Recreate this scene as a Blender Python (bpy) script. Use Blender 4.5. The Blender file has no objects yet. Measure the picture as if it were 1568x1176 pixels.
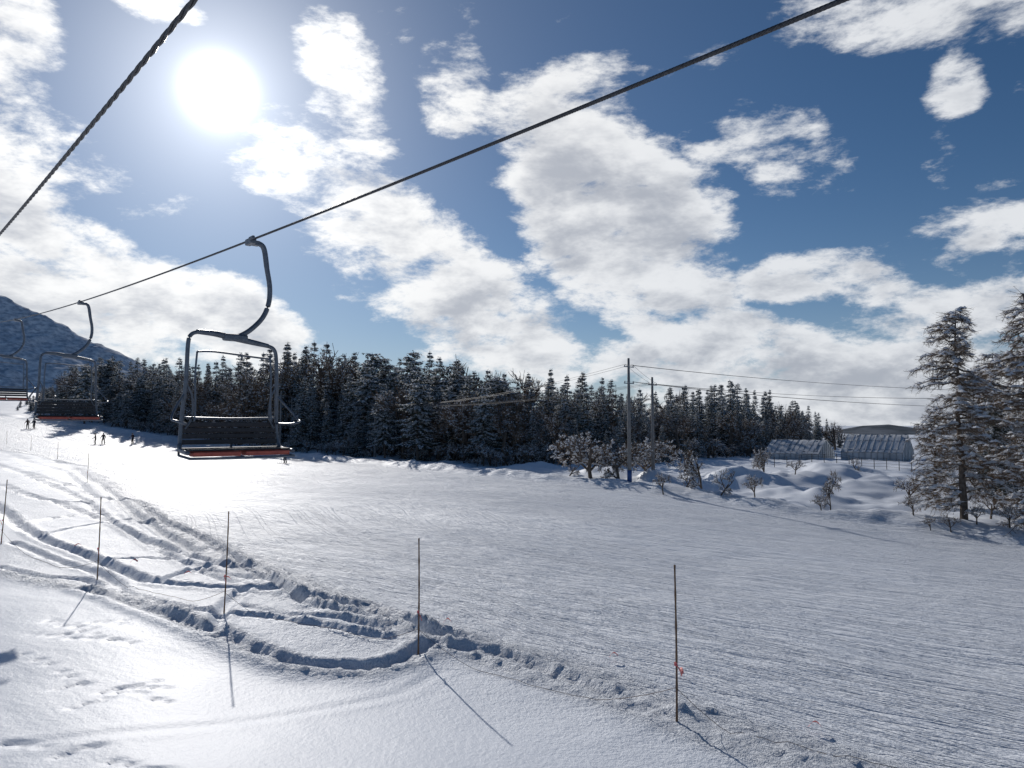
import bpy, math, random
import numpy as np
from mathutils import Vector, Matrix
random.seed(7); rng=np.random.default_rng(7)
scene=bpy.context.scene
PITCH=math.radians(3.2); F=1089.0
def ray(u,v):
    X=(u-784);U=588-v
    return (X, F*math.cos(PITCH)-U*math.sin(PITCH), U*math.cos(PITCH)+F*math.sin(PITCH))
# ---------------- noise ----------------
TB=rng.random((256,256))
def vnoise(x,y,s=0):
    x=x+s*17.31;y=y+s*9.77
    xi=np.floor(x).astype(np.int64);yi=np.floor(y).astype(np.int64)
    fx=x-xi;fy=y-yi;fx=fx*fx*(3-2*fx);fy=fy*fy*(3-2*fy)
    a=TB[xi&255,yi&255];b=TB[(xi+1)&255,yi&255];c=TB[xi&255,(yi+1)&255];d=TB[(xi+1)&255,(yi+1)&255]
    return (a*(1-fx)+b*fx)*(1-fy)+(c*(1-fx)+d*fx)*fy-0.5
def fbm(x,y,o=4,s=0,g=.5):
    t=0;a=1
    for i in range(o):
        t=t+a*vnoise(x,y,s+i*3);x,y=(x*.8-y*.6)*2.03+1.7,(x*.6+y*.8)*2.03-3.1;a*=g
    return t
def sstep(a,b,x):
    t=np.clip((x-a)/(b-a),0,1);return t*t*(3-2*t)
# ---------------- base terrain (thin plate through surveyed spot heights) ----------------
def cp(u,v,y): return ((u-784)/F*y, y, -(v-649)/F*y)
P=[cp(1036,1118,8.2),cp(640,1003,11),cp(342,937,12.9),cp(148,890,15.7),cp(0,842,19),
 cp(784,1176,7),cp(0,1176,7.2),cp(1568,1176,8),cp(1568,1000,13),cp(1200,900,19),cp(784,800,30),cp(500,750,43),
 cp(250,720,58),cp(100,700,72),cp(0,680,90),cp(1568,835,36),cp(1200,782,45),cp(965,748,55),cp(740,725,68),cp(437,700,95),
 cp(200,663,130),cp(155,681,109),cp(60,640,160),cp(0,613,200),cp(1300,765,53),cp(1300,708,85),cp(740,712,82),cp(437,688,110),
 cp(100,637,165),cp(1100,700,105),cp(1250,692,120),
 (190,400,-6),(0,400,-4),(-180,400,8),(-200,250,13),(-110,100,3),(0,-60,-3.5),(-60,-30,-3),(60,-30,-5),(120,60,-8),(300,300,-8),(-400,400,25),(0,1500,-4),(900,1200,-8),(-900,1200,30),(600,-300,-8),(-600,-300,5)]
P=np.array(P);S=100.
def U_(r2): return np.where(r2>0,0.5*r2*np.log(np.maximum(r2,1e-12)),0)
n=len(P);A=np.zeros((n+3,n+3));px=P[:,0]/S;py=P[:,1]/S
A[:n,:n]=U_((px[:,None]-px)**2+(py[:,None]-py)**2)+np.eye(n)*1e-4
A[:n,n]=1;A[:n,n+1]=px;A[:n,n+2]=py;A[n,:n]=1;A[n+1,:n]=px;A[n+2,:n]=py
W=np.linalg.solve(A,np.concatenate([P[:,2],[0,0,0]]))
def base(X,Y):
    x=np.clip(X,-1200,1200)/S;y=np.clip(Y,-400,1500)/S
    z=W[n]+W[n+1]*x+W[n+2]*y
    for i in range(n): z=z+W[i]*U_((x-px[i])**2+(y-py[i])**2)
    return z
def hit(u,v):
    a,b,c=ray(u,v);y=np.concatenate([np.arange(4,60,.02),np.arange(60,400,.2)])
    z=base(y*a/b,y)-y*c/b
    k=np.argmax(z>0) if (z>0).any() else len(y)-1
    return (float(y[k]*a/b),float(y[k]))
def pl(pts): return np.array([hit(*p) for p in pts])
churn=pl([(-60,680),(40,695),(130,715),(190,760),(250,800),(330,840),(420,880),(520,925),(620,960),(720,990),(850,1022),(1000,1080),(1150,1130),(1300,1176),(1450,1230)])
lower=pl([(-60,870),(0,880),(140,905),(250,935),(330,975),(400,1005),(460,1022),(560,1030),(620,1018),(660,1000),(720,1000),(800,1030),(900,1060),(1000,1098),(1100,1140),(1200,1180),(1350,1240)])
edge=pl([(60,645),(200,663),(320,680),(437,696),(600,712),(740,727),(965,748),(1080,763),(1200,782),(1330,800),(1450,815),(1568,832),(1750,860)])
def pdist(X,Y,L):
    D=np.full(X.shape,1e9);Sg=np.zeros(X.shape)
    for i in range(len(L)-1):
        ax,ay=L[i];bx,by=L[i+1];dx=bx-ax;dy=by-ay
        t=np.clip(((X-ax)*dx+(Y-ay)*dy)/(dx*dx+dy*dy),0,1)
        d=np.hypot(X-ax-t*dx,Y-ay-t*dy)
        cr=(dx*(Y-ay)-dy*(X-ax))
        m=d<D;D=np.where(m,d,D);Sg=np.where(m,np.sign(cr),Sg)
    return D,Sg
def smooth(L,k=8):
    out=[];L=[L[0]]+list(L)+[L[-1]]
    for i in range(1,len(L)-2):
        p0,p1,p2,p3=[np.array(q) for q in L[i-1:i+3]]
        for j in range(k):
            t=j/k
            out.append(.5*((2*p1)+(p2-p0)*t+(2*p0-5*p1+4*p2-p3)*t*t+(3*p1-p0-3*p2+p3)*t**3))
    out.append(np.array(L[-2]));return np.array(out)
tracks=[([(-40,760),(0,780),(60,825),(130,850),(200,880),(240,893),(340,903),(450,912),(540,935),(600,955),(700,985)],.15,.17),
 ([(-30,705),(40,725),(110,745),(150,765),(210,770),(250,798),(320,830),(380,870),(470,930)],.14,.14),
 ([(-40,700),(0,715),(60,735),(130,770),(200,815),(290,850),(400,880),(470,925),(560,950),(640,965)],.13,.14),
 ([(0,740),(60,765),(130,772),(180,765)],.11,.12),
 ([(60,822),(120,806),(190,795),(250,800)],.12,.13),
 ([(30,800),(90,790),(160,785)],.11,.11),
 ([(245,890),(300,870),(370,862),(420,880)],.11,.12),
 ([(130,905),(200,925),(270,950),(330,972),(400,1000),(460,1015),(560,1022),(620,1012),(660,992)],.15,.12),
 ([(330,965),(350,925),(380,905)],.12,.1),
 ([(560,930),(640,968),(680,995),(760,1005),(850,1035),(960,1075)],.14,.1),
 ([(0,870),(60,885),(130,890),(200,915),(300,938),(420,950),(520,970),(600,985)],.11,.09),
 ([(0,690),(60,712),(100,725),(140,760)],.2,.12),
 ([(30,755),(100,775),(170,800),(230,835),(300,870),(360,895)],.1,.1),
 ([(150,860),(220,855),(290,862),(350,880),(430,900)],.1,.1),
 ([(380,930),(440,945),(520,955),(590,975)],.1,.08),
 ([(20,835),(90,860),(150,880),(190,905)],.11,.1),
 ([(80,700),(140,735),(190,775),(240,812),(300,845)],.18,.13)]
tracks=[(smooth([hit(*q) for q in t],6),w,d) for t,w,d in tracks]
oldtrack=smooth([hit(*q) for q in [(-20,1145),(100,1130),(220,1115),(340,1100),(480,1080),(600,1060),(670,1030)]],6)
foot=[]
for k in range(14):
    u0=random.uniform(0,240);v0=random.uniform(915,1165);a=random.uniform(-.4,.5)
    for j in range(random.randint(3,8)):
        foot.append(hit(u0+j*19*math.cos(a)+random.uniform(-4,4),min(1175,v0+j*19*math.sin(a)+random.uniform(-4,4))))
mounds=[(hit(1000,738),1.5,1.0),(hit(1120,745),2.4,.9),(hit(1085,735),1.6,.6),(hit(1250,772),1.0,.6),(hit(1180,750),4,.8),(hit(1330,748),6,1.1),(hit(1380,785),1.6,.5),(hit(925,728),1.8,.7),(hit(1045,1100),.16,.1),(hit(1460,810),3,.4),(hit(850,718),4,.4),(hit(500,688),5,.7),(hit(1230,735),5,1.0),(hit(1200,765),1.8,.5),(hit(1290,775),2.2,.5)]
def ground(X,Y,masks=False):
    X=np.asarray(X,float);Y=np.asarray(Y,float)
    Z=base(X,Y)
    dc,sc=pdist(X,Y,churn);dl,sl=pdist(X,Y,lower);de,se=pdist(X,Y,edge)
    G=sstep(-.2,.5,dc*SC*sc)   # groomed piste side
    beyond=sstep(-.5,1.5,de*SE*se)
    Z=Z+.16*fbm(X*.16,Y*.16,3,1)*(1-.6*G)+.04*fbm(X*.5,Y*.5,2,4)
    Z=Z+.06*G*fbm(X*.3,Y*.3,5,8)
    band=np.exp(-(dc/.55)**2)+np.exp(-(dl/.3)**2)*(dl<5)+np.exp(-(dc/2.0)**2)*.3
    inb=sstep(-.1,.4,dl*SL*sl)*(1-G)*.25
    lump=fbm(X*3.1,Y*3.1,5,11,.75)
    lum2=np.abs(fbm(X*7,Y*7,3,21,.6))
    near=1-sstep(40,120,np.hypot(X,Y))
    Z=Z+near*(np.clip(band,0,1.0)+inb)*(.045*lump+.045*lum2)+.04*np.exp(-(dc/.8)**2)*near+.03*near*np.exp(-(dl/.5)**2)
    for L,w,d in tracks:
        bb=(X>L[:,0].min()-2)&(X<L[:,0].max()+2)&(Y>L[:,1].min()-2)&(Y<L[:,1].max()+2)
        if not bb.any(): continue
        r,_=pdist(X[bb],Y[bb],L);r=r+.05*vnoise(X[bb]*3,Y[bb]*3,5)
        Z[bb]+=-.75*d*np.exp(-(r/w)**4)*(1+.25*vnoise(X[bb]*3,Y[bb]*3,7))+.3*d*np.exp(-((r-1.8*w)/(.6*w))**2)*(1+.5*vnoise(X[bb]*7,Y[bb]*7,9))
    r,_=pdist(X,Y,oldtrack);Z=Z-.008*np.exp(-(r/.08)**2)+.005*np.exp(-((r-.2)/.1)**2)
    for fx,fy in foot:
        m=(abs(X-fx)<.4)&(abs(Y-fy)<.4)
        if m.any(): Z[m]-=.04*np.exp(-(((X[m]-fx)/.05)**2+((Y[m]-fy)/.045)**2))
    Z=Z+.5*np.exp(-((de-.3)/1.0)**2)*(1+.7*fbm(X*.5,Y*.5,3,31))
    Z=Z+beyond*(.6*np.maximum(fbm(X*.22,Y*.22,3,41),-.25)+.28*np.abs(fbm(X*.6,Y*.6,3,45)))
    wx=X+1.3*fbm(X*.3,Y*.3,2,71);wy=Y+1.3*fbm(X*.3,Y*.3,2,77)
    for (mx,my),r_,h in mounds:
        k_=min(1,r_/2)
        xx=X+(wx-X)*k_-mx;yy=Y+(wy-Y)*k_-my
        Z=Z+h*np.exp(-(xx**2+yy**2)/(r_*r_))*(1+.5*fbm(X*.45,Y*.45,3,51))
    if masks: return Z,G*(1-beyond),np.clip(band+inb,0,1)*near
    return Z
SC=SE=SL=1
def sgn(L,p):
    d,s=pdist(np.array([p[0]]),np.array([p[1]]),L);return float(s[0])
SC=sgn(churn,hit(900,850));SL=sgn(lower,hit(500,900));SE=sgn(edge,(40,75))
def gz(x,y): return float(ground(np.array([x]),np.array([y]))[0])
# ---------------- node helpers ----------------
def mat(name,col,rough=.6,metal=0,noise=None,bump=None,spec=.5,transl=0):
    m=bpy.data.materials.new(name);m.use_nodes=True;nt=m.node_tree;b=nt.nodes['Principled BSDF']
    b.inputs['Base Color'].default_value=(*col,1);b.inputs['Roughness'].default_value=rough;b.inputs['Metallic'].default_value=metal
    b.inputs['Specular IOR Level'].default_value=spec
    if noise:
        sc,col2=noise
        tc=nt.nodes.new('ShaderNodeTexCoord');nz=nt.nodes.new('ShaderNodeTexNoise');nz.inputs['Scale'].default_value=sc;nz.inputs['Detail'].default_value=3
        mx=nt.nodes.new('ShaderNodeMix');mx.data_type='RGBA';mr=nt.nodes.new('ShaderNodeMapRange')
        mr.inputs[1].default_value=.35;mr.inputs[2].default_value=.65
        nt.links.new(tc.outputs['Object'],nz.inputs['Vector']);nt.links.new(nz.outputs[0],mr.inputs[0]);nt.links.new(mr.outputs[0],mx.inputs[0])
        mx.inputs[6].default_value=(*col,1);mx.inputs[7].default_value=(*col2,1);nt.links.new(mx.outputs[2],b.inputs['Base Color'])
        if bump:
            bp=nt.nodes.new('ShaderNodeBump');bp.inputs['Strength'].default_value=bump;bp.inputs['Distance'].default_value=.02
            nt.links.new(nz.outputs[0],bp.inputs['Height']);nt.links.new(bp.outputs[0],b.inputs['Normal'])
    if transl:
        t=nt.nodes.new('ShaderNodeBsdfTranslucent');t.inputs['Color'].default_value=(*col,1);ms=nt.nodes.new('ShaderNodeMixShader');ms.inputs[0].default_value=transl
        nt.links.new(b.outputs[0],ms.inputs[1]);nt.links.new(t.outputs[0],ms.inputs[2]);nt.links.new(ms.outputs[0],nt.nodes['Material Output'].inputs['Surface'])
    return m
def newmesh(name,V,Fc,mats=(),mi=None,smooth_=False):
    me=bpy.data.meshes.new(name);me.from_pydata([tuple(v) for v in V],[],Fc);
    for m in mats: me.materials.append(m)
    if mi is not None: me.polygons.foreach_set('material_index',np.array(mi,dtype=np.int32))
    if smooth_: me.polygons.foreach_set('use_smooth',np.ones(len(me.polygons),dtype=bool))
    me.update();return me
def obj(name,me,parent=None,loc=None):
    o=bpy.data.objects.new(name,me);scene.collection.objects.link(o)
    if parent: o.parent=parent
    if loc is not None:o.location=loc
    return o
def empty(name,loc=(0,0,0),rz=0):
    o=bpy.data.objects.new(name,None);scene.collection.objects.link(o);o.location=loc;o.rotation_euler=(0,0,rz);o.empty_display_size=.2;return o
def tube(V,Fc,pts,rad,sides=8,MI=None,mi=0):
    pts=[Vector(p) for p in pts];up=Vector((0,0,1));b0=len(V);N=len(pts)
    for i,p in enumerate(pts):
        t=(pts[min(i+1,N-1)]-pts[max(i-1,0)]).normalized()
        a=t.cross(up) if abs(t.z)<.95 else t.cross(Vector((1,0,0)))
        a.normalize();b=t.cross(a);r=rad[i] if hasattr(rad,'__len__') else rad
        for k in range(sides):
            an=2*math.pi*k/sides;V.append(p+a*r*math.cos(an)+b*r*math.sin(an))
    for i in range(N-1):
        for k in range(sides):
            k2=(k+1)%sides;Fc.append((b0+i*sides+k,b0+i*sides+k2,b0+(i+1)*sides+k2,b0+(i+1)*sides+k))
            if MI is not None: MI.append(mi)
    Fc.append(tuple(b0+k for k in range(sides))[::-1]);Fc.append(tuple(b0+(N-1)*sides+k for k in range(sides)))
    if MI is not None: MI+= [mi,mi]
def tubeobj(name,pts,rad,m,parent=None,sides=10,sm=True,k=6):
    V=[];Fc=[]
    if sm and len(pts)>2: pts=[tuple(q) for q in smooth([np.array(p) for p in pts],k)]
    tube(V,Fc,pts,rad,sides);return obj(name,newmesh(name,V,Fc,[m],smooth_=True),parent)
def boxmesh(V,Fc,c,s,rot=None,bev=0):
    b0=len(V)
    for dx in(-.5,.5):
        for dy in(-.5,.5):
            for dz in(-.5,.5):
                v=Vector((dx*s[0],dy*s[1],dz*s[2]))
                if rot: v=rot@v
                V.append(Vector(c)+v)
    for f in [(0,1,3,2),(4,6,7,5),(0,4,5,1),(2,3,7,6),(0,2,6,4),(1,5,7,3)]: Fc.append(tuple(b0+i for i in f))
# ---------------- snow material ----------------
def snowmat():
    m=bpy.data.materials.new('snow_ground');m.use_nodes=True;nt=m.node_tree;N=nt.nodes;L=nt.links;b=N['Principled BSDF']
    b.inputs['Roughness'].default_value=.5;b.inputs['Specular IOR Level'].default_value=.12
    tc=N.new('ShaderNodeTexCoord');at=N.new('ShaderNodeAttribute');at.attribute_name='groom'
    def math_(op,a,b_=None,c=None):
        n=N.new('ShaderNodeMath');n.operation=op
        for i,x in enumerate((a,b_,c)):
            if x is None: continue
            if isinstance(x,bpy.types.NodeSocket): L.new(x,n.inputs[i])
            else: n.inputs[i].default_value=x
        return n.outputs[0]
    sx=N.new('ShaderNodeSeparateXYZ');L.new(tc.outputs['Object'],sx.inputs[0])
    cx=N.new('ShaderNodeCombineXYZ');L.new(sx.outputs[0],cx.inputs[0]);L.new(sx.outputs[1],cx.inputs[1])
    wn=N.new('ShaderNodeTexNoise');wn.inputs['Scale'].default_value=.06;wn.inputs['Detail'].default_value=0;L.new(cx.outputs[0],wn.inputs['Vector'])
    vs=N.new('ShaderNodeVectorMath');vs.operation='SCALE';vs.inputs['Scale'].default_value=5;L.new(wn.outputs['Color'],vs.inputs[0])
    va=N.new('ShaderNodeVectorMath');va.operation='ADD';L.new(cx.outputs[0],va.inputs[0]);L.new(vs.outputs[0],va.inputs[1]);warp=va.outputs[0]
    def rotv(src,ang,a,bq,off):
        c,s=math.cos(ang),math.sin(ang);o=[]
        for vec in((c*a,-s*a,0),(s*bq,c*bq,0)):
            d=N.new('ShaderNodeVectorMath');d.operation='DOT_PRODUCT';L.new(src,d.inputs[0]);d.inputs[1].default_value=vec;o.append(d.outputs['Value'])
        cb=N.new('ShaderNodeCombineXYZ');L.new(o[0],cb.inputs[0]);L.new(o[1],cb.inputs[1]);cb.inputs[2].default_value=off;return cb.outputs[0]
    def noise(sc,det=2,rot=0,stretch=(1,1),rough=.5,off=0,src=None):
        n=N.new('ShaderNodeTexNoise');n.inputs['Scale'].default_value=1;n.inputs['Detail'].default_value=det;n.inputs['Roughness'].default_value=rough
        L.new(rotv(src or warp,rot,stretch[0]*sc,stretch[1]*sc,off),n.inputs['Vector']);return n.outputs[0]
    h=0
    def groove(val,center,wd,amp):
        d=math_('ABSOLUTE',math_('SUBTRACT',val,center))
        mr=N.new('ShaderNodeMapRange');mr.interpolation_type='SMOOTHSTEP';mr.inputs[1].default_value=0;mr.inputs[2].default_value=wd;mr.inputs[3].default_value=-amp;mr.inputs[4].default_value=0;L.new(d,mr.inputs[0]);return mr.outputs[0]
    for i,(ang,sc,wd,amp,mul) in enumerate([(.80,1.7,.13,.022,9),(.52,1.4,.12,.022,8),(1.05,1.3,.12,.022,8),(.25,.9,.09,.02,7)]):
        nz=noise(sc,0,ang,(.028,.9),off=i*5.3)
        h=math_('ADD',h,groove(math_('FRACT',math_('MULTIPLY',nz,mul)),.5,wd,amp))
    g1=noise(9,2,.78,(.035,1),.6,off=2);g3=noise(2.4,5,.7,(.35,1),.74,off=4);g4=noise(1.1,2,.6,(.06,1),.6,off=7)
    msk=N.new('ShaderNodeMapRange');msk.inputs[1].default_value=.35;msk.inputs[2].default_value=.65;msk.inputs[3].default_value=.03;msk.inputs[4].default_value=.065;L.new(wn.outputs['Fac'],msk.inputs[0])
    h=math_('ADD',h,math_('MULTIPLY',g1,msk.outputs[0]));h=math_('ADD',h,math_('MULTIPLY',g3,.22));h=math_('ADD',h,math_('MULTIPLY',g4,.16))
    h=math_('MULTIPLY',h,at.outputs['Fac'])
    at2=N.new('ShaderNodeAttribute');at2.attribute_name='churn'
    f1=noise(14,4,0,(1,1),.72,off=3)
    h=math_('ADD',h,math_('MULTIPLY',f1,math_('MULTIPLY_ADD',at2.outputs['Fac'],.09,.009)))
    f2=noise(1.6,2,.5,(.5,1.3),.5)
    h=math_('ADD',h,math_('MULTIPLY',f2,.02))
    bp=N.new('ShaderNodeBump');bp.inputs['Strength'].default_value=1;bp.inputs['Distance'].default_value=1;L.new(h,bp.inputs['Height']);L.new(bp.outputs[0],b.inputs['Normal'])
    b.inputs['Base Color'].default_value=(.80,.835,.89,1)
    return m
SNOW=snowmat()
# ---------------- ground ----------------
def lines_x():
    a=list(np.arange(0,15,.07));x=a[-1];s=.07
    while x<3000: s=max(s,.014*x if x<200 else .05*x);x+=s;a.append(x)
    return np.array(sorted(set([-q for q in a]+a)))
def lines_y():
    a=[];y=5.2
    while y<3500: a.append(y);y+=max(.055,(.006 if y<160 else .04)*y)
    b=[5.0,4.5,4,3,2,0,-3,-8,-15,-30,-60,-150,-400]
    return np.array(sorted(b+a))
gx=lines_x();gy=lines_y();nx=len(gx);ny=len(gy);X,Y=np.meshgrid(gx,gy);X=X.ravel();Y=Y.ravel()
Z,G,B=ground(X,Y,True)
me=bpy.data.meshes.new('snow_ground');me.vertices.add(nx*ny);me.vertices.foreach_set('co',np.stack([X,Y,Z],1).ravel())
i,j=np.meshgrid(np.arange(nx-1),np.arange(ny-1));a=(j*nx+i).ravel();q=np.stack([a,a+1,a+nx+1,a+nx],1).ravel().astype(np.int32)
nf=(nx-1)*(ny-1);me.loops.add(nf*4);me.loops.foreach_set('vertex_index',q);me.polygons.add(nf);me.polygons.foreach_set('loop_start',np.arange(0,nf*4,4,dtype=np.int32));me.polygons.foreach_set('use_smooth',np.ones(nf,dtype=bool))
me.update(calc_edges=True);me.materials.append(SNOW)
for nm,d in(('groom',G),('churn',B)):
    at=me.attributes.new(nm,'FLOAT','POINT');at.data.foreach_set('value',d.astype(np.float32))
obj('snow_ground',me)
# ---------------- tree materials ----------------
NEED=mat('conifer_needles',(.05,.065,.055),.7,noise=(.8,(.12,.135,.12)),spec=.2,transl=.12)
BARK=mat('bark',(.09,.07,.055),.85,noise=(6,(.16,.13,.11)),bump=.6,spec=.2)
TWIG=mat('twigs',(.15,.105,.075),.85,noise=(1.2,(.25,.19,.14)),spec=.2,transl=.1)
TSNOW=mat('tree_snow',(.88,.90,.93),.6,spec=.1,transl=.5)
class MB:
    def __init__(s): s.V=[];s.F=[];s.M=[]
    def tri(s,a,b,c,m): k=len(s.V);s.V+=[a,b,c];s.F.append((k,k+1,k+2));s.M.append(m)
    def quad(s,a,b,c,d,m): k=len(s.V);s.V+=[a,b,c,d];s.F.append((k,k+1,k+2,k+3));s.M.append(m)
    def pad(s,p,r,h,m):
        k=len(s.V);n_=6;s.V.append(p+Vector((0,0,h)))
        a0=random.random()*6
        for i in range(n_):
            an=a0+i*2*math.pi/n_;rr=r*random.uniform(.6,1.2);s.V.append(p+Vector((rr*math.cos(an),rr*math.sin(an),-random.uniform(0,.5)*h)))
        for i in range(n_): s.F.append((k,k+1+i,k+1+(i+1)%n_));s.M.append(m)
    def stick(s,a,b,r0,r1,m,sides=3):
        tube(s.V,s.F,[a,b],[r0,r1],sides,s.M,m)
    def mesh(s,name,mats):
        me=newmesh(name,s.V,s.F,mats,s.M);me['h']=max(v[2] for v in s.V);return me
def rv(a): return Vector((random.uniform(-a,a),random.uniform(-a,a),random.uniform(-a,a)))
def conifer(name,H,R,seed,snow=.3,prof=.8,levels=34,start=.06,clump=.34,irregular=.25):
    random.seed(seed);m=MB();tr=[]
    lean=Vector((random.uniform(-.02,.02),random.uniform(-.02,.02),0))
    for i in range(9): tr.append(Vector((0,0,H*i/8))+lean*H*i/8)
    tube(m.V,m.F,tr,[H*.014*(1-i/8.4)+.01 for i in range(9)],7,m.M,1)
    for l in range(levels):
        f=start+(1-start)*(l+random.random()*.8)/levels
        if f>.985: continue
        h=H*f;Rl=R*((1-f)**prof)*(1 if f>.18 else .6+2.2*f)+.12
        nb=random.randint(5,8)
        for b in range(nb):
            an=random.random()*6.283;L=Rl*random.uniform(1-irregular*1.6,1+irregular*.6)
            el=-.12-.35*random.random()+.5*max(0,f-.75)*3
            d=Vector((math.cos(an),math.sin(an),0));side=Vector((-d.y,d.x,0))
            o=Vector((0,0,h))+lean*h
            tip=o+d*L+Vector((0,0,L*el))
            m.stick(o,tip,.03,.008,1)
            st=max(2,int(L/.28))
            for k in range(1,st+1):
                s_=k/st;p=o.lerp(tip,s_)+Vector((0,0,-.10*L*math.sin(s_*3.14)))
                w=clump*(1.15-.55*s_)*min(1,.5+L/R)
                for c in range(4):
                    q=p+rv(w*.45);dd=(d*random.uniform(.2,1)+side*random.uniform(-1,1)+Vector((0,0,random.uniform(-.9,.15)))).normalized()
                    pr=dd.cross(Vector((random.uniform(-1,1),random.uniform(-1,1),1))).normalized()
                    m.quad(q-pr*w*.2,q+dd*w*.55-pr*w*.32,q+dd*w*1.15,q+dd*w*.5+pr*w*.34,0)
                if random.random()<snow:
                    m.pad(p+Vector((0,0,w*.22))+rv(.06),w*random.uniform(.45,1.0),w*.35,2)
                if s_>.4 and random.random()<snow*1.3:
                    q=p+rv(w*.3)+d*w*.4;pr=side*w*random.uniform(.25,.6);m.quad(q-pr,q+pr,q+pr*.6+d*w*.35-Vector((0,0,w*.5)),q-pr*.7+d*w*.35-Vector((0,0,w*.42)),2)
    for c in range(14):
        q=Vector((0,0,H*(1-.004*c*2)))+lean*H;dd=(rv(1)+Vector((0,0,.3))).normalized();m.tri(q,q+dd*.25,q+dd*.2+rv(.1),0)
    return m.mesh(name,[NEED,BARK,TSNOW])
def bare(name,H,seed,spread=.6,depth=5,snow=.25,r0=None,twigr=.008):
    random.seed(seed);m=MB();r0=r0 or H*.018
    def rec(p,d,L,r,k):
        segs=3;pts=[p];q=p;dd=d
        for i in range(segs):
            dd=(dd+rv(.22)+Vector((0,0,.05))).normalized();q=q+dd*L/segs;pts.append(q)
        tube(m.V,m.F,pts,[r*(1-.35*i/segs) for i in range(segs+1)],5 if k>2 else 3,m.M,1 if k>2 else 0)
        if abs(dd.z)<.8 and random.random()<snow*(1.2 if k>1 else .8):
            for t in range(2): m.pad(pts[1+t]+Vector((0,0,r*.8)),max(.04,L*.11),.04+r*.4,2)
        if k==0: return
        nb=random.randint(3,4) if k>1 else 4
        for i in range(nb):
            t=random.uniform(.35,1);bp=pts[int(t*segs)] if t<1 else q
            a=random.random()*6.283;x=dd.orthogonal().normalized();y=dd.cross(x)
            nd=(dd+(x*math.cos(a)+y*math.sin(a))*random.uniform(.5,1.1)*spread*1.4).normalized()
            rec(bp,nd,L*random.uniform(.5,.78),max(twigr,r*.55),k-1)
    rec(Vector((0,0,-.2)),Vector((0,0,1)),H*.36,r0,depth)
    return m.mesh(name,[TWIG,BARK,TSNOW])
def larch(name,H,R,seed,snow=.12,start=.1,dens=1.0):
    random.seed(seed);m=MB();tr=[];bend=[Vector((0,0,0))]
    for i in range(10): bend.append(bend[-1]+Vector((random.uniform(-.1,.1),random.uniform(-.1,.1),0)))
    for i in range(11): tr.append(Vector((0,0,H*i/10-.1))+bend[i])
    tube(m.V,m.F,tr,[H*.017*(1-i/10.5)+.01 for i in range(11)],8,m.M,1)
    nbr=int(105*dens)
    for b in range(nbr):
        f=start+(1-start)*(b/nbr)**.9;h=H*f;i=min(9,int(f*10));o=tr[i].lerp(tr[i+1],f*10-i)
        L=R*((1-f)**.28)*random.choice((.4,.65,.85,1.0,1.15))*random.uniform(.8,1.1)*(1 if f>.3 else .85)*(1 if f<.92 else .6)+.2
        an=random.random()*6.283;d=Vector((math.cos(an),math.sin(an),0));side=Vector((-d.y,d.x,0));el=random.uniform(-.25,.6)
        pts=[o];ns=6
        for k in range(1,ns+1):
            s_=k/ns;pts.append(o+d*L*s_+Vector((0,0,L*(el*s_-.35*s_*s_)))+rv(.07*L))
        tube(m.V,m.F,pts,[.05*(1-k/(ns+.5))*min(1,L/2)+.01 for k in range(ns+1)],4,m.M,1)
        for t in range(int(L*14*dens)+4):
            s_=random.uniform(.1,1);k=min(ns-1,int(s_*ns));p=pts[k].lerp(pts[k+1],s_*ns-k)
            l2=random.uniform(.25,.85)*(1.1-.5*s_)
            dd=(d*random.uniform(0,1)+side*random.choice((-1,1))*random.uniform(.3,1)+Vector((0,0,random.uniform(-.8,.6)))).normalized()
            e=p+dd*l2+Vector((0,0,-.08));m.stick(p,e,.012,.007,0)
            for w in range(5):
                pp=p.lerp(e,random.random());ee=pp+(dd*.5+rv(.9)+Vector((0,0,-.15)))*random.uniform(.12,.36);wv=rv(1).normalized()*.010
                m.tri(pp-wv,pp+wv,ee,0)
            if random.random()<snow: m.pad(p+Vector((0,0,.05)),random.uniform(.08,.32),.1,2)
    return m.mesh(name,[TWIG,BARK,TSNOW])
# ---------------- forest ----------------
cons=[conifer('cedar_a',12,2.3,1,.9),conifer('cedar_b',12,2.0,2,.8),conifer('fir_c',12,2.6,3,1,.7),conifer('fir_d',12,2.3,4,.85,.9),
      conifer('pine_e',12,3.1,5,1,.5,26,.2,.42,.4),conifer('pine_f',12,2.9,6,1,.45,24,.25,.45,.4)]
bares=[bare('bare_a',9,11,.75,5,.6,twigr=.014),bare('bare_b',9,12,.6,5,.6,twigr=.014)]
us=[0,60,100,150,200,300,400,430,480,520,600,620,700,800,850,900,960,1000,1060,1100,1140,1180,1220,1250,1300,1340]
ts=[630,592,566,545,551,545,535,524,515,535,550,538,548,566,570,578,588,592,590,575,592,602,606,632,656,668]
fu=[0,60,100,200,437,600,740,820,950,1100,1250,1340]
fd=[180,168,160,140,110,98,84,84,84,104,118,125]
forest=empty('conifer_forest')
random.seed(99)
def place(u,d,frac,meshes,parent,wid=1):
    x=(u-784)/F*d;z=gz(x,d)-.25
    top=(649-np.interp(u,us,ts))/F*d
    h=(top-z)*frac;m_=random.choice(meshes)
    o=obj('tree',m_,parent,(x,d,z));s=h/m_['h']
    o.scale=(s*wid*random.uniform(.9,1.15),s*wid*random.uniform(.9,1.15),s);o.rotation_euler=(random.uniform(-.03,.03),random.uniform(-.03,.03),random.random()*6.28)
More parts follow.
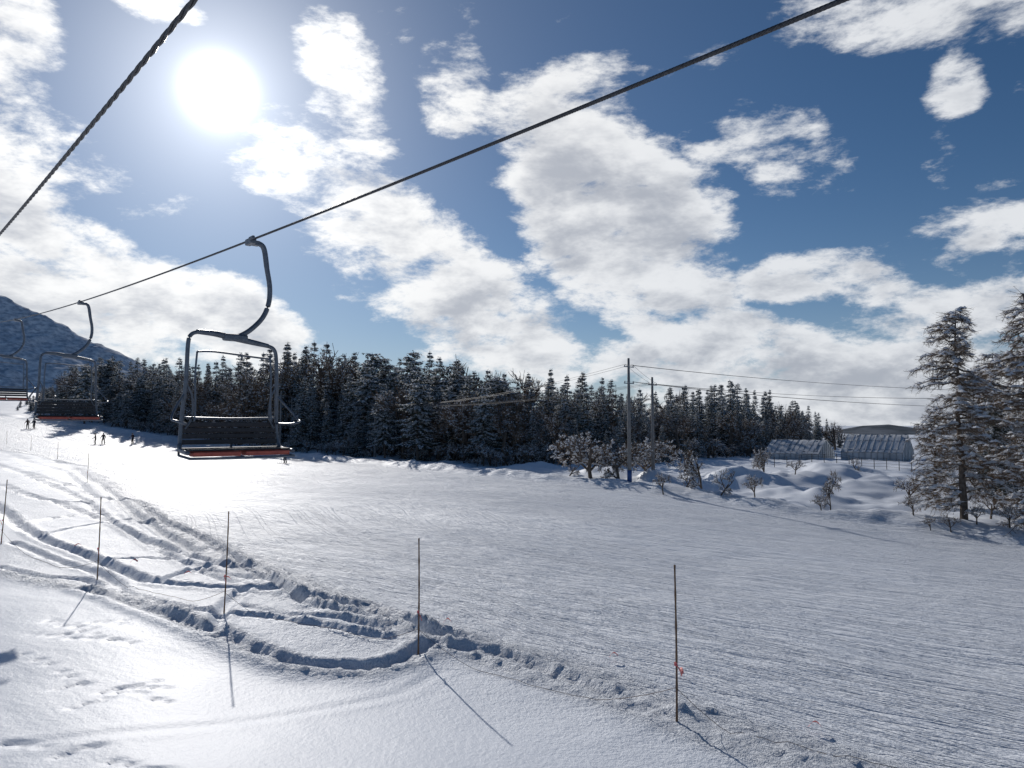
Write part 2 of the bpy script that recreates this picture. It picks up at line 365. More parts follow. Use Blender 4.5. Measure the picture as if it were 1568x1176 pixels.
for row,(dd,cnt,f0,f1) in enumerate([(0,70,.4,.8),(6,70,.6,.95),(14,80,.72,1.04),(24,80,.75,1.06),(38,70,.75,1.02)]):
    for c in range(cnt):
        u=20+(1300-20)*(c+random.random())/cnt
        if u>1240 and row<2: continue
        d=float(np.interp(u,fu,fd))+dd+random.uniform(-3,3);rr=random.random()
        if (row<2 and 200<u<430 and rr<.45) or (row==0 and u>600 and rr<.4) or (row==1 and 700<u<900 and rr<.35) or (row>1 and rr<.15): ms,w=bares,1.0
        elif (u<230 or 540<u<780) and row<3: ms,w=cons[4:]+cons[2:3],1.15
        else: ms,w=cons[:4],1.05
        place(u,d,random.uniform(f0,f1),ms,forest,w)
brush=empty('undergrowth')
bm_=[bare('brush_a',3,21,.9,4,.7,twigr=.012),bare('brush_b',3,22,.9,4,.7,twigr=.012)]
for c in range(150):
    u=60+1190*(c+random.random())/150;d=float(np.interp(u,fu,fd))-random.uniform(1,5);x=(u-784)/F*d;m_=random.choice(bm_)
    o=obj('shrub',m_,brush,(x,d,gz(x,d)-.1));s=random.uniform(1.2,3.0)/m_['h'];o.scale=(s*1.2,s*1.2,s);o.rotation_euler=(0,0,random.random()*6)
# ---------------- nearer trees at right ----------------
def tree(name,me,u,d,H,wid=1,rz=0,sink=.1):
    x=(u-784)/F*d;o=obj(name,me,None,(x,d,gz(x,d)-sink));s=H/me['h'];o.scale=(s*wid,s*wid,s);o.rotation_euler=(0,0,rz);return o
lm=[larch('larch_a',12,2.8,31,.42,.08,1.15),larch('larch_b',12,2.8,32,.35,.08,1.1),larch('larch_c',12,2.8,33,.35,.05,1.1)]
tree('larch_tree',lm[0],1470,40,12.2,1.0,.5)
tree('larch_tree',lm[1],1575,43,14.6,.95,1.5)
tree('larch_tree',lm[2],1530,50,11.5,1.1,2.5)
tree('larch_tree',lm[2],1610,37,11,1.1,4)
tree('larch_tree',lm[0],1425,50,7.2,1.1,2.0)
tree('larch_tree',lm[1],1500,58,10.5,1.2,5)
tree('conifer_tree',cons[4],1518,47,8.0,.9,1)
for u,d,h in[(1395,41,1.3),(1420,39,.9),(1540,38,1.4),(1510,42,1.8),(1385,50,2.2),(1450,38.5,1.1),(1490,39,1.2)]: tree('shrub',bm_[0],u,d,h,1.1,u)
ob=[bare('fruit_tree_a',4,51,1.0,5,.75,twigr=.014),bare('fruit_tree_b',4,52,1.0,5,.65,twigr=.014)]
tree('fruit_tree',ob[0],905,62,4.3,1.1,0);tree('fruit_tree',ob[1],945,60,3.8,1.2,2);tree('fruit_tree',ob[0],985,64,3.6,1.2,3)
tree('fruit_tree',ob[1],1075,52,3.2,.8,3.5);tree('fruit_tree',ob[0],1168,60,2.6,.6,1);tree('fruit_tree',ob[1],1268,46,2.7,.45,2)
tree('shrub',bm_[1],1100,49,2.0,1.1,0);tree('shrub',bm_[0],1015,51,1.7,1,0);tree('shrub',bm_[0],1255,45,1.3,1.0,0);tree('shrub',bm_[0],1155,50,2.0,.9,0);tree('shrub',bm_[1],1045,55,2.2,.9,0);tree('shrub',bm_[1],870,66,2.2,1.2,0);tree('shrub',bm_[0],1215,60,1.4,1.2,2);tree('shrub',bm_[1],1310,62,1.3,1.2,4)
tree('pine_tree',cons[4],640,88,11.5,1.1,2);tree('pine_tree',cons[5],690,90,9.5,1.1,3);tree('pine_tree',cons[5],590,93,9,1.1,1)
tree('pine_tree',cons[4],130,140,12,1.1,2)
# ---------------- utility poles ----------------
CONC=mat('pole_concrete',(.20,.19,.18),.8,noise=(3,(.26,.25,.24)));STEEL=mat('galvanised_steel',(.30,.32,.34),.45,.7,noise=(8,(.22,.24,.27)))
BLUE=mat('blue_paint',(.04,.10,.28),.6);WIRE=mat('wire',(.05,.05,.055),.6);CER=mat('insulator',(.4,.4,.38),.4)
tops={}
def upole(u,d,H,key,arms=1,blue=False):
    x=(u-784)/F*d;z=gz(x,d);e=empty('utility_pole',(x,d,z))
    tubeobj('shaft',[(0,0,-.5),(0,0,H*.5),(0,0,H)],[.17,.14,.09],CONC,e,12,sm=False)
    for a in range(arms):
        V=[];Fc=[];boxmesh(V,Fc,(0,-.16,H-.7-a*1.3),(1.15,.07,.07),Matrix.Rotation(.7,3,'Z'));obj('crossarm',newmesh('crossarm',V,Fc,[STEEL]),e)
        for s_ in(-.5,0,.5): c_,q_=math.cos(.7)*s_,math.sin(.7)*s_;tubeobj('insulator',[(c_,q_-.16,H-.665-a*1.3),(c_,q_-.16,H-.6-a*1.3),(c_,q_-.16,H-.5-a*1.3)],[.03,.05,.02],CER,e,8,sm=False)
    for s_ in range(8): tubeobj('step_bolt',[(.1*(-1)**s_,0,H*.35+s_*.4),(.26*(-1)**s_,0,H*.35+s_*.4)],.012,STEEL,e,5,sm=False)
    if blue: tubeobj('guard_sleeve',[(0,0,.0),(0,0,.9)],[.19,.185],BLUE,e,12,sm=False)
    tops[key]=(x,d,z+H)
upole(963,56,9.7,'a',2,True);upole(999,62,8.0,'b',1);upole(430,104,8.5,'c',1);upole(447,112,8,'d',1);upole(1700,60,9,'e',2);upole(-60,150,10,'f',1);upole(575,95,7.5,'g',1)
def wire(p,q,sag,r=.012):
    pts=[]
    for i in range(21):
        t=i/20;pts.append((p[0]+(q[0]-p[0])*t,p[1]+(q[1]-p[1])*t,p[2]+(q[2]-p[2])*t-sag*4*t*(1-t)))
    tube(WV,WF,pts,r,4)
WV=[];WF=[]
for a_,b_,dz,sg in[('a','e',-.55,.6),('a','e',-1.85,.7),('b','e',-.6,.8),('a','b',-.5,.1),('a','g',-.5,1.0),('b','c',-.5,1.8),('c','d',-.5,.1),('c','g',-.5,.5),('d','f',-.5,1),('b','g',-.6,.8)]:
    p=tops[a_];q=tops[b_]
    for o_ in(-.4,.4): wire((p[0]+o_*.8,p[1]-.16+o_*.6,p[2]+dz),(q[0]+o_*.8,q[1]-.16+o_*.6,q[2]+dz),sg)
obj('power_lines',newmesh('power_lines',WV,WF,[WIRE]))
# ---------------- greenhouses & net fence ----------------
FILM=mat('greenhouse_film',(.30,.33,.36),.5,noise=(.8,(.5,.53,.56)))
def greenhouse(u,d,w,L,h,rz):
    x=(u-784)/F*d;e=empty('greenhouse',(x,d,gz(x,d)-.1),rz);V=[];Fc=[]
    prof=[(w/2,0),(w/2,h*.35),(w*.42,h*.46),(w*.2,h*.77),(0,h),(-w*.2,h*.77),(-w*.42,h*.46),(-w/2,h*.35),(-w/2,0)]
    for j in range(2):
        for a,b in prof: V.append((a,(-.5+j)*L,b))
    n_=len(prof)
    for i in range(n_-1): Fc.append((i,i+1,n_+i+1,n_+i))
    Fc.append(tuple(range(n_)));Fc.append(tuple(range(n_,2*n_))[::-1])
    obj('cover',newmesh('cover',V,Fc,[FILM]),e)
    for j in range(11):
        yy=(-.5+j/10)*L;tubeobj('rib',[(a*1.02,yy,b*1.03+.02) for a,b in prof],.03,STEEL,e,5,sm=False)
    for i in range(1,8): a,b=prof[i];tubeobj('purlin',[(a*1.02,-L/2,b*1.03),(a*1.02,L/2,b*1.03)],.025,STEEL,e,5,sm=False)
    for k_ in range(-3,4):
        xx=k_*w/8;hh=h*(1-.92*abs(xx)/(w/2)*.62) ;tubeobj('gable_post',[(xx,-L/2-.03,0),(xx,-L/2-.03,hh*.97)],.025,STEEL,e,5,sm=False)
    V=[];Fc=[]
    pr=[];
    for i in range(1,8):
        pr.append(prof[i])
        if i<7: pr.append(((prof[i][0]+prof[i+1][0])/2,(prof[i][1]+prof[i+1][1])/2))
    m_=len(pr)
    for j in range(25):
        for a,b in pr: V.append((a*1.0,(-.5+j/24)*L*1.0,b*1.0+.03+.10*random.random()))
    for j in range(24):
        for i in range(m_-1):
            if random.random()<.93: Fc.append((j*m_+i,j*m_+i+1,(j+1)*m_+i+1,(j+1)*m_+i))
    obj('roof_snow',newmesh('roof_snow',V,Fc,[TSNOW],smooth_=True),e)
greenhouse(1222,96,7.5,7.0,2.6,.9);greenhouse(1342,92,7.5,7.0,3.3,.9)
e=empty('net_fence',(0,0,0));V=[];Fc=[];pp=[]
for i in range(13):
    u=1165+i*19;d=80-i*.6;x=(u-784)/F*d;z=gz(x,d);pp.append((x,d,z));tube(V,Fc,[(x,d,z-.3),(x,d,z+1.2)],.035,6)
for h in[.3,.6,.9,1.15]: tube(V,Fc,[(a,b,c+h) for a,b,c in pp],.012,4)
obj('net',newmesh('net',V,Fc,[WIRE]),e)
# ---------------- ropes ----------------
K=.67
DIR=Vector((-.67,.742,0)).normalized();RT=Vector((.742,.67,0)).normalized()
ROPE=mat('wire_rope',(.10,.10,.105),.45,.6,noise=(60,(.05,.05,.055)))
def zr(t): return 3.42+.02*t+.00062*t*t
def ropept(t,s,dz=0): return (DIR*t+RT*s+Vector((0,0,zr(t)+dz)))*K
def rope(name,s,dz,t0,t1,r,strands,pitch,amp=.55):
    V=[];Fc=[]
    for k in range(strands):
        pts=[];t=t0
        while t<t1:
            a=2*math.pi*(t/pitch+k/strands);pts.append(ropept(t,s,dz)+RT*math.cos(a)*r*amp+Vector((0,0,math.sin(a)*r*amp)));t+=pitch/9 if t<25 else .6
        tube(V,Fc,pts,r*.6,6)
    obj(name,newmesh(name,V,Fc,[ROPE],smooth_=True))
rope('haul_rope',5.8,0,-2,130,.0138,5,.2)
rope('haul_rope',1.9,0,2,60,.016,3,.85,.62)
# ---------------- chairs ----------------
FR=mat('chair_frame_paint',(.16,.18,.21),.4,.3,noise=(12,(.11,.125,.15)));RED=mat('seat_vinyl_red',(.62,.13,.08),.5,noise=(10,(.48,.09,.06)));SLAT=mat('seat_slat_dark',(.035,.032,.034),.55,noise=(15,(.06,.05,.05)))
def chair(t,s=5.8,dz=0):
    o=ropept(t,s,dz);e=bpy.data.objects.new('chairlift_chair',None);scene.collection.objects.link(e);e.location=o;e.scale=(K,K,K)
    M=Matrix((RT,DIR,Vector((0,0,1)))).transposed();e.rotation_euler=M.to_euler()   # local x across, y along the line
    c=-.30
    V=[];Fc=[];boxmesh(V,Fc,(0,0,-.03),(.12,.34,.13));boxmesh(V,Fc,(.1,0,-.05),(.16,.16,.1));boxmesh(V,Fc,(-.06,-.2,.0),(.06,.22,.07))
    g=obj('grip',newmesh('grip',V,Fc,[FR]),e);bv=g.modifiers.new('b','BEVEL');bv.width=.02;bv.segments=2
    tubeobj('hanger',[(.05,0,-.04),(.22,0,-.06),(.30,0,-.18),(.36,0,-.55),(.43,0,-.95),(.41,0,-1.3),(.28,0,-1.62),(.02,0,-1.9),(c+.08,0,-2.05)],[.055]*3*6+[.052]*31,FR,e,12)
    tubeobj('yoke',[(c-.75,0,-2.02),(c-.4,0,-2.03),(c,0,-2.09),(c+.4,0,-2.15),(c+.72,0,-2.2)],[.045+.02*math.sin(math.pi*i/24) for i in range(25)],FR,e,12)
    V=[];Fc=[];boxmesh(V,Fc,(c+.02,0,-2.08),(.5,.16,.15));g=obj('yoke_block',newmesh('yb',V,Fc,[FR]),e);bv=g.modifiers.new('b','BEVEL');bv.width=.04;bv.segments=2
    for sg,zt in((-1,-2.02),(1,-2.2)):
        tubeobj('side_tube',[(c+sg*.7,0,zt),(c+sg*.84,0,zt-.06),(c+sg*.9,0,zt-.25),(c+sg*.92,0.0,-3.0),(c+sg*.95,.05,-3.5),(c+sg*.97,.08,-3.95),(c+sg*.99,.04,-4.25),(c+sg*1.02,-.1,-4.36),(c+sg*1.04,-.6,-4.40)],.04,FR,e,10)
        tubeobj('armrest',[(c+sg*.93,.02,-3.25),(c+sg*1.12,-.12,-3.5),(c+sg*1.26,-.3,-3.74),(c+sg*1.22,-.5,-3.8),(c+sg*1.08,-.5,-3.84),(c+sg*1.0,-.3,-3.85),(c+sg*.96,.05,-3.84)],.024,FR,e,8)
        tubeobj('restraint_arm',[(c+sg*.74,-.05,-2.42),(c+sg*.77,-.06,-2.9),(c+sg*.76,-.08,-3.5),(c+sg*.78,-.1,-3.8)],.02,FR,e,8)
        tubeobj('brace',[(c+sg*.92,.0,-3.05),(c+sg*.80,.0,-3.3),(c+sg*.78,.03,-3.7),(c+sg*.9,.06,-3.95)],.02,FR,e,8)
    tubeobj('restraint_bar',[(c-.74,-.05,-2.42),(c-.4,-.05,-2.40),(c+.4,-.05,-2.46),(c+.74,-.05,-2.48)],.02,FR,e,8)
    tubeobj('cross_bar_low',[(c-.96,.06,-3.72),(c,.06,-3.74),(c+.96,.06,-3.72)],.022,FR,e,8)
    for i in range(4):
        V=[];Fc=[];R=Matrix.Rotation(-.15,3,'X');boxmesh(V,Fc,(c,.09-.018*i,-3.86-.115*i),(1.92,.035,.095),R)
        g=obj('backrest_slat',newmesh('bs',V,Fc,[SLAT]),e);bv=g.modifiers.new('b','BEVEL');bv.width=.012
    for i in range(5):
        V=[];Fc=[];boxmesh(V,Fc,(c,-.02-.125*i,-4.33-.006*i),(1.98,.1,.03));g=obj('seat_slat',newmesh('ss',V,Fc,[SLAT]),e);bv=g.modifiers.new('b','BEVEL');bv.width=.01
    for i in range(2):
        for j_ in range(2):
            V=[];Fc=[];boxmesh(V,Fc,(c-.5+1.0*i,-.17-.33*j_,-4.405-.022*j_),(.9,.28,.085));g=obj('seat_cushion',newmesh('sc',V,Fc,[RED]),e);bv=g.modifiers.new('b','BEVEL');bv.width=.02;bv.segments=3
    for i in range(3): tubeobj('seat_bracket',[(c-1.02+1.02*i,.05,-4.25),(c-1.02+1.02*i,.0,-4.46),(c-1.02+1.02*i,-.66,-4.50)],.026,FR,e,6,sm=False)
    tubeobj('seat_front_tube',[(c-1.04,-.66,-4.50),(c,-.69,-4.51),(c+1.04,-.66,-4.50)],.026,FR,e,8)
    tubeobj('seat_rear_tube',[(c-.98,.04,-4.36),(c+.98,.04,-4.36)],.026,FR,e,8,sm=False)
for t in(14.6,31,47.4,63.8,80.2): chair(t)
# ---------------- marker poles, rope, ribbons ----------------
BAM=mat('bamboo_pole',(.20,.11,.06),.6,noise=(9,(.12,.065,.035)));PINK=mat('pink_ribbon',(.85,.16,.17),.6,noise=(20,(.8,.25,.2)));CORD=mat('thin_cord',(.25,.18,.15),.8)
poles=[(1036,1116,8.2,1.82,.0),(640,1002,0,1.8,0),(342,937,0,1.85,.03),(148,890,0,1.8,.02),(0,838,0,1.75,.07),(133,740,0,1.7,.03),(88,703,0,1.7,0),(47,690,0,1.7,0),(10,680,0,1.7,0)]
bases=[]
for u,v,_,h,l in poles:
    x,y=hit(u,v);z=gz(x,y);bases.append((x,y,z));e=empty('marker_pole',(x,y,z));pts=[];rad=[]
    for i in range(25):
        t=i/24;pts.append((l*h*t+.01*math.sin(t*3),.0,-.3+(h+.3)*t));rad.append(.0135*(1-.25*t)+(.003 if i%4==0 else 0))
    tubeobj('cane',pts,rad,BAM,e,8,sm=False)
    V=[];Fc=[];tube(V,Fc,[(l*h*.37,0,h*.36),(l*h*.38,0,h*.38)],.02,8);tube(V,Fc,[(.0,-.02,h*.37),(.04,-.05,h*.34),(.06,-.04,h*.3)],.007,4)
    obj('tie',newmesh('tie',V,Fc,[PINK]),e)
V=[];Fc=[]
cordpts=[hit(1480,1215)]+[b[:2] for b in bases[:5]]
for i in range(len(cordpts)-1):
    a,b=cordpts[i],cordpts[i+1];xs=np.linspace(a[0],b[0],25);ys=np.linspace(a[1],b[1],25);zs=ground(xs,ys)
    za,zb=zs[0]+(.4 if i else .05),zs[-1]+.4
    tube(V,Fc,[(xs[k],ys[k],max(zs[k]+.015,za+(zb-za)*k/24-2.0*(k/24)*(1-k/24))) for k in range(25)],.0035,4)
obj('boundary_rope',newmesh('boundary_rope',V,Fc,[CORD]))
for u,v in[(205,866),(288,884),(348,898),(685,968),(940,1016),(1043,1040),(1248,1122),(120,842)]:
    x,y=hit(u,v);z=gz(x,y)+.05;V=[];Fc=[];L_=.2;a=random.random()*3
    for k in range(7):
        t=k/6;w=.014;an=a+t*1.2;c_=Vector((x+L_*(t-.5)*math.cos(a)*-1,y+L_*(t-.5)*math.sin(a),z+.07*math.sin(t*3)+.04*(1-t)));V+=[c_+Vector((w*math.sin(an),w*math.cos(an),w)),c_-Vector((w*math.sin(an),w*math.cos(an),w))]
    for k in range(6): Fc.append((2*k,2*k+1,2*k+3,2*k+2))
    obj('flagging_ribbon',newmesh('flagging_ribbon',V,Fc,[PINK]))
# ---------------- skiers ----------------
SKIN=mat('skin',(.55,.36,.28),.5);SKI=mat('ski',(.08,.09,.12),.35);GLOVE=mat('glove',(.02,.02,.02),.6)
def figure(x,y,rz,jc,pc,pose=0,board=False):
    e=empty('skier',(x,y,gz(x,y)+.03),rz)
    pts={'pel':(0,0,.92,.15,.12),'wa':(0,.01,1.08,.14,.11),'ch':(0,.03,1.32,.18,.13),'nk':(0,.05,1.48,.06,.06),'hd':(0,.08,1.60,.095,.11),'ht':(0,.07,1.70,.085,.10)}
    E=[('pel','wa'),('wa','ch'),('ch','nk'),('nk','hd'),('hd','ht')]
    for s,n_ in((-1,'l'),(1,'r')):
        sp=.12+.05*pose
        pts.update({n_+'h':(s*.1,0,.86,.11,.11),n_+'k':(s*sp,.08+.04*pose,.48,.085,.085),n_+'a':(s*(sp+.01),-.02,.1,.065,.065),n_+'t':(s*(sp+.02),.17,.06,.055,.05),
            n_+'s':(s*.19,.03,1.41,.08,.08),n_+'e':(s*.30,.02,1.15,.06,.06),n_+'w':(s*.33,.25,1.02,.042,.042),n_+'p':(s*.33,.33,1.01,.04,.025)})
        E+=[('pel',n_+'h'),(n_+'h',n_+'k'),(n_+'k',n_+'a'),(n_+'a',n_+'t'),('ch',n_+'s'),(n_+'s',n_+'e'),(n_+'e',n_+'w'),(n_+'w',n_+'p')]
        for f in range(4):
            fx=s*.33+(f-1.5)*.022;L_=[.05,.06,.055,.042][f]
            pts[n_+'f%d'%f]=(fx,.37,1.0,.011,.011);pts[n_+'g%d'%f]=(fx,.37+L_*.6,.965,.010,.010);pts[n_+'i%d'%f]=(fx,.36,.945,.009,.009)
            E+=[(n_+'p',n_+'f%d'%f),(n_+'f%d'%f,n_+'g%d'%f),(n_+'g%d'%f,n_+'i%d'%f)]
        pts[n_+'th']=(s*.29,.33,1.02,.012,.012);pts[n_+'tt']=(s*.295,.37,.985,.010,.010);E+=[(n_+'w',n_+'th'),(n_+'th',n_+'tt')]
    keys=list(pts);me=bpy.data.meshes.new('body');me.from_pydata([pts[k][:3] for k in keys],[(keys.index(a),keys.index(b)) for a,b in E],[])
    o=obj('body',me,e);md=o.modifiers.new('s','SKIN')
    for i,k in enumerate(keys): me.skin_vertices[0].data[i].radius=pts[k][3:];me.skin_vertices[0].data[i].use_root=(k=='pel')
    o.modifiers.new('ss','SUBSURF').levels=1
    dg=bpy.context.evaluated_depsgraph_get();nm=bpy.data.meshes.new_from_object(o.evaluated_get(dg));o.modifiers.clear();o.data=nm;nm.materials.clear()
    for m in(mat('jacket',jc,.7,noise=(9,tuple(c*.7 for c in jc))),mat('trousers',pc,.7,noise=(9,tuple(c*.7 for c in pc))),SKIN,GLOVE): nm.materials.append(m)
    for p in nm.polygons:
        c=p.center;p.use_smooth=True
        p.material_index=2 if (c.z>1.5 and abs(c.x)<.15) else 3 if (c.y>.26 and c.z>.85) else 3 if c.z<.16 else 1 if c.z<.86 else 0
    V=[];Fc=[];b0=0
    for i in range(7):
        a=i/6*math.pi*.58
        for k in range(12): an=k/12*6.283;V.append((.118*math.sin(a)*math.cos(an),.07+.135*math.sin(a)*math.sin(an),1.64+.13*math.cos(a)))
    for i in range(6):
        for k in range(12): Fc.append((i*12+k,i*12+(k+1)%12,(i+1)*12+(k+1)%12,(i+1)*12+k))
    obj('helmet',newmesh('helmet',V,Fc,[GLOVE],smooth_=True),e)
    tubeobj('goggles',[(-.1,.11,1.63),(-.05,.19,1.63),(0,.205,1.625),(.05,.19,1.63),(.1,.11,1.63)],.03,SKI,e,8)
    tubeobj('nose',[(0,.185,1.61),(0,.215,1.575)],[.012,.016],SKIN,e,6,sm=False)
    if board:
        V=[];Fc=[];tube(V,Fc,[(-.8,.05,.09),(-.65,.05,.01),(0,.05,0),(.65,.05,.01),(.8,.05,.09)],.13,10);V=[Vector((v[0],v[1],v[2]*.12+.0)) for v in V];obj('snowboard',newmesh('snowboard',V,Fc,[SKI]),e)
    else:
        for s in(-1,1):
            V=[];Fc=[]
            st=[(-.75,.01),(-.4,0),(0,0),(.6,0),(.85,.03),(.98,.12)];x0=s*(.14+.05*pose)
            for yy,zz in st: 
                for a,b in((-.045,0),(.045,0),(.045,.015),(-.045,.015)): V.append((x0+a,yy,zz+b))
            for i in range(5):
                for k in range(4): Fc.append((i*4+k,i*4+(k+1)%4,(i+1)*4+(k+1)%4,(i+1)*4+k))
            obj('ski',newmesh('ski',V,Fc,[SKI]),e)
            tubeobj('ski_pole',[(s*.33,.38,1.05),(s*.42,.15,.0)],.01,SKI,e,5,sm=False)
for u,v,rz,jc,pc,ps,bd in[(437,710,2.6,(.03,.05,.11),(.02,.03,.06),.5,False),(146,681,2.2,(.03,.03,.035),(.02,.02,.02),0,False),(158,681,3.4,(.05,.04,.05),(.02,.02,.025),1,False),(203,680,2.8,(.06,.03,.03),(.02,.02,.02),0,True),(52,657,3,(.03,.03,.05),(.02,.02,.02),0,False),(42,657,1,(.08,.03,.03),(.02,.02,.02),0,False),(62,638,1,(.03,.03,.03),(.02,.02,.02),0,False)]:
    x,y=hit(u,v);figure(x,y,rz,jc,pc,ps,bd)
# ---------------- mountains ----------------
def mountain(name,prof,d,depth,m,rough,sc=.012,fo=6):
    V=[];Fc=[];pu=[p[0] for p in prof];pv=[p[1] for p in prof];us_=np.linspace(pu[0],pu[-1],400);J=90;n_=400
    for j in range(J+1):
        t=j/J
        for u in us_:
            dd=d+depth*(t-.5)*2;x=(u-784)/F*d*1.0;top=(649-np.interp(u,pu,pv))/F*d
            prf=(1-abs(2*t-1))**.9
            V.append((x,dd,-15+(top+15)*prf))
    V=np.array(V);V[:,2]+=(rough*fbm(V[:,0]*sc,V[:,1]*sc,6,61,.55)+2.6*fbm(V[:,0]*.16,V[:,1]*.16,3,81))*(V[:,2]>0)
    for j in range(J):
        for i in range(n_-1): Fc.append((j*n_+i,j*n_+i+1,(j+1)*n_+i+1,(j+1)*n_+i))
    obj(name,newmesh(name,V,Fc,[m],smooth_=True))
MT=mat('mountain_forest_hazed',(.42,.46,.52),.9,noise=(.22,(.9,.91,.93)),spec=0)  # snowy forest, its colours painted paler and grey-blue to imitate distance haze
MT2=mat('hill_forest',(.07,.085,.10),.9,noise=(.08,(.16,.18,.21)),spec=.05)
mountain('mountain',[(-900,560),(-500,460),(-200,430),(-40,447),(0,455),(60,484),(120,514),(165,536),(200,556),(280,600),(400,660)],700,260,MT,12)
mountain('hill',[(1180,670),(1260,662),(1320,652),(1360,650),(1420,658),(1500,650),(1600,640),(1900,630),(2200,680)],450,90,MT2,5)
# ---------------- camera ----------------
cam=bpy.data.cameras.new('camera');co=bpy.data.objects.new('camera',cam);scene.collection.objects.link(co);cam.sensor_width=36;cam.lens=25;cam.clip_end=8000;cam.clip_start=.05
co.location=(0,0,0);co.rotation_euler=(math.radians(90)+PITCH,0,0);scene.camera=co
# ---------------- sun ----------------
r=ray(335,140);SUN=Vector(r).normalized();az=math.atan2(SUN.x,SUN.y);el=math.asin(SUN.z)
sl=bpy.data.lights.new('sun','SUN');sl.energy=3.1;sl.angle=math.radians(.5);sl.color=(1,.955,.9);so=bpy.data.objects.new('sun',sl);scene.collection.objects.link(so);so.rotation_euler=SUN.to_track_quat('Z','Y').to_euler();so.location=(0,0,40)
# ---------------- world ----------------
w=bpy.data.worlds.new('World');scene.world=w;w.use_nodes=True;nt=w.node_tree;N=nt.nodes;L=nt.links;bg=N['Background']
w.cycles.sampling_method='NONE'
def M_(op,a,b_=None,c=None,clamp=False):
    n_=N.new('ShaderNodeMath');n_.operation=op;n_.use_clamp=clamp
    for i,x in enumerate((a,b_,c)):
        if x is None: continue
        if isinstance(x,bpy.types.NodeSocket): L.new(x,n_.inputs[i])
        else: n_.inputs[i].default_value=x
    return n_.outputs[0]
def SS(x,a,b,o0=0,o1=1):
    n_=N.new('ShaderNodeMapRange');n_.interpolation_type='SMOOTHSTEP'
    for i,q in enumerate((a,b,o0,o1)): n_.inputs[i+1].default_value=q
    L.new(x,n_.inputs[0]);return n_.outputs[0]
def MIX(f,a,b_):
    n_=N.new('ShaderNodeMix');n_.data_type='RGBA'
    for i,x in((0,f),(6,a),(7,b_)):
        if isinstance(x,bpy.types.NodeSocket): L.new(x,n_.inputs[i])
        else: n_.inputs[i].default_value=x if i==0 else (*x,1)
    return n_.outputs[2]
def DOT(v,c):
    d=N.new('ShaderNodeVectorMath');d.operation='DOT_PRODUCT';L.new(v,d.inputs[0]);d.inputs[1].default_value=c;return d.outputs['Value']
sky=N.new('ShaderNodeTexSky');sky.sky_type='NISHITA';sky.sun_disc=False;sky.sun_elevation=el;sky.sun_rotation=az;sky.air_density=1.0;sky.dust_density=.3;sky.ozone_density=3.5;sky.altitude=1500
tc=N.new('ShaderNodeTexCoord');dirn=tc.outputs['Generated'];sp=N.new('ShaderNodeSeparateXYZ');L.new(dirn,sp.inputs[0]);dx,dy,dz=sp.outputs
azn=M_('ARCTAN2',dx,dy);eln=M_('ARCSINE',dz);cb=N.new('ShaderNodeCombineXYZ');L.new(azn,cb.inputs[0]);L.new(eln,cb.inputs[1]);cb.inputs[2].default_value=1;AE=cb.outputs[0]
blobs=[(640,400,290,80,-34,1),(940,330,190,120,-50,1.2),(860,160,150,55,10,.75),(1040,420,95,60,-40,1.05),(530,120,60,120,20,.72),(690,130,60,80,20,.78),
(150,400,240,50,-25,1.0),(330,480,140,58,-25,1.1),(60,470,180,70,-10,1.05),(20,90,55,110,0,.78),(1195,225,95,65,-30,.85),(1240,425,110,38,0,.9),(1330,440,70,33,-20,.85),
(1400,25,180,38,-10,.66),(1460,130,32,38,0,.75),(1440,245,26,38,0,.7),(1525,350,75,24,30,.8),(1480,478,150,40,5,1.0),(1150,520,150,42,-15,1.0),(1320,590,290,60,0,1.2),(1050,560,160,42,0,1.05),(1000,490,85,45,-30,.9),
(740,500,190,62,-15,1.0),(250,5,60,22,0,.75),(640,20,110,42,0,.58),(1070,60,70,40,0,.4),(1050,290,70,85,0,.7),(430,260,60,55,0,.7),(-300,300,300,200,0,.9),(2000,300,300,100,0,.8),(500,-250,500,120,0,.6)]
Bf=None
for u,v,ru,rvv,ang,st in blobs:
    d=Vector(ray(u,v)).normalized();a0=math.atan2(d.x,d.y);e0=math.asin(d.z);an=math.radians(ang);c,s=math.cos(an),math.sin(an)
    sx_,sy_=F/(ru*1.35),F/(rvv*1.35)
    A_=DOT(AE,(c*sx_,s*sx_,-(c*a0+s*e0)*sx_));B_=DOT(AE,(-s*sy_,c*sy_,(s*a0-c*e0)*sy_))
    r2=M_('MULTIPLY_ADD',A_,A_,M_('MULTIPLY',B_,B_))
    f=SS(r2,0,1.4,st,0);Bf=f if Bf is None else M_('MAXIMUM',Bf,f)
q=M_('ADD',M_('MAXIMUM',dz,0),.6);cq=N.new('ShaderNodeCombineXYZ');L.new(M_('DIVIDE',dx,q),cq.inputs[0]);L.new(M_('DIVIDE',dy,q),cq.inputs[1]);L.new(M_('MULTIPLY',dz,2.0),cq.inputs[2])
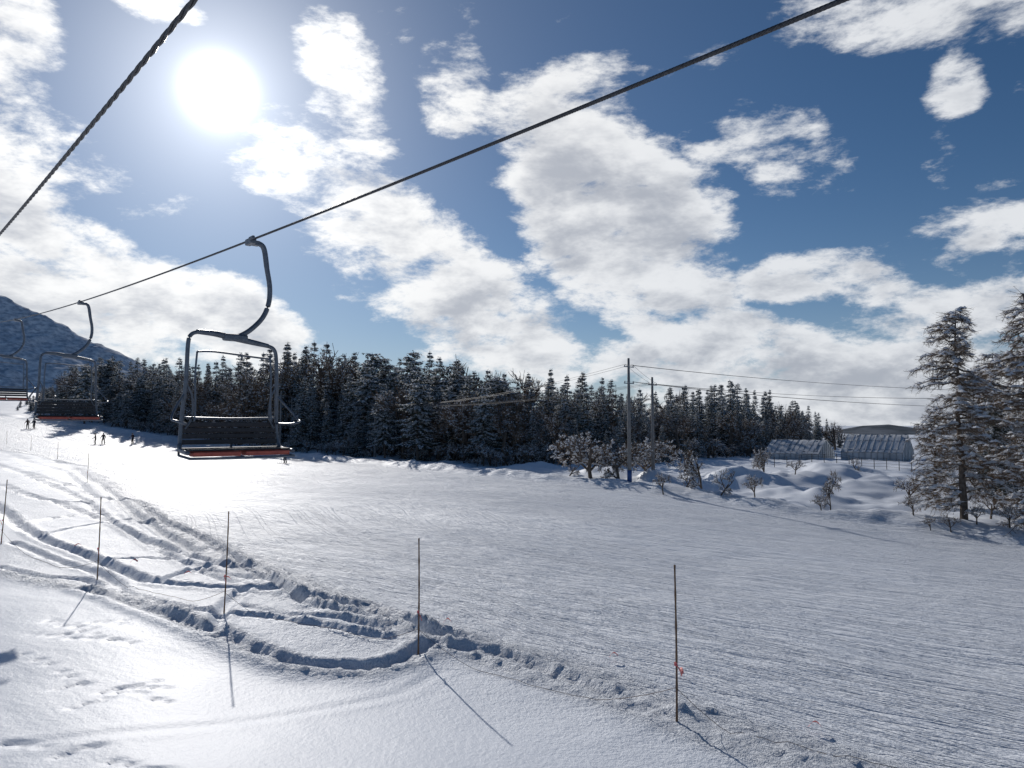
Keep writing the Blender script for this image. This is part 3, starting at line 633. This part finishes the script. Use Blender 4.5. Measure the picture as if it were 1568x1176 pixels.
def cn(off,scale,det,rough=.6,dist=.0):
    va=N.new('ShaderNodeVectorMath');va.operation='ADD';L.new(cq.outputs[0],va.inputs[0]);va.inputs[1].default_value=off
    n_=N.new('ShaderNodeTexNoise');n_.inputs['Scale'].default_value=scale;n_.inputs['Detail'].default_value=det;n_.inputs['Roughness'].default_value=rough;n_.inputs['Distortion'].default_value=dist;L.new(va.outputs[0],n_.inputs['Vector']);return n_.outputs[0]
N1=cn((3.1,1.2,.4),6.5,9,.66,.1)
N2=cn((3.1+.02,1.2-.04,.4+.07),6.5,5,.62,.1)
D=M_('MULTIPLY_ADD',M_('SUBTRACT',N1,.5),2.7,M_('MULTIPLY',Bf,.95))
D2=M_('MULTIPLY_ADD',M_('SUBTRACT',N2,.5),2.6,M_('MULTIPLY',Bf,.95))
alpha=SS(D,.42,.90);thick=SS(D2,.6,1.45)
th=M_('ARCCOSINE',M_('MINIMUM',DOT(dirn,SUN),.999999))
near_=SS(th,0,.8,1,0)
lit=MIX(near_,(.78,.80,.83),(1.0,.99,.97));dark=MIX(near_,(.40,.43,.49),(.46,.48,.53));cc=MIX(thick,lit,dark)
hs=N.new('ShaderNodeHueSaturation');hs.inputs['Saturation'].default_value=1.18;hs.inputs['Value'].default_value=.052;L.new(sky.outputs[0],hs.inputs['Color'])
haze=M_('MULTIPLY',M_('EXPONENT',M_('MULTIPLY',M_('MAXIMUM',dz,0),-12)),.8)
skyc=MIX(haze,hs.outputs[0],(.40,.47,.58))
fin=MIX(M_('MULTIPLY',alpha,.95),skyc,cc)
g1=M_('MULTIPLY',M_('EXPONENT',M_('MULTIPLY',M_('POWER',M_('DIVIDE',th,.026),2),-1)),4)
g2=M_('MULTIPLY',M_('EXPONENT',M_('MULTIPLY',th,-1/.085)),1.0);g3=M_('MULTIPLY',M_('EXPONENT',M_('MULTIPLY',th,-1/.3)),.18)
g=M_('ADD',M_('ADD',g1,g2),g3);gc=N.new('ShaderNodeVectorMath');gc.operation='SCALE';gc.inputs[0].default_value=(.97,.99,1.0);L.new(g,gc.inputs['Scale'])
ad=N.new('ShaderNodeVectorMath');ad.operation='ADD';L.new(fin,ad.inputs[0]);L.new(gc.outputs[0],ad.inputs[1])
L.new(ad.outputs[0],bg.inputs['Color']);bg.inputs['Strength'].default_value=1.0
scene.view_settings.view_transform='Standard';scene.view_settings.look='None';scene.view_settings.exposure=0
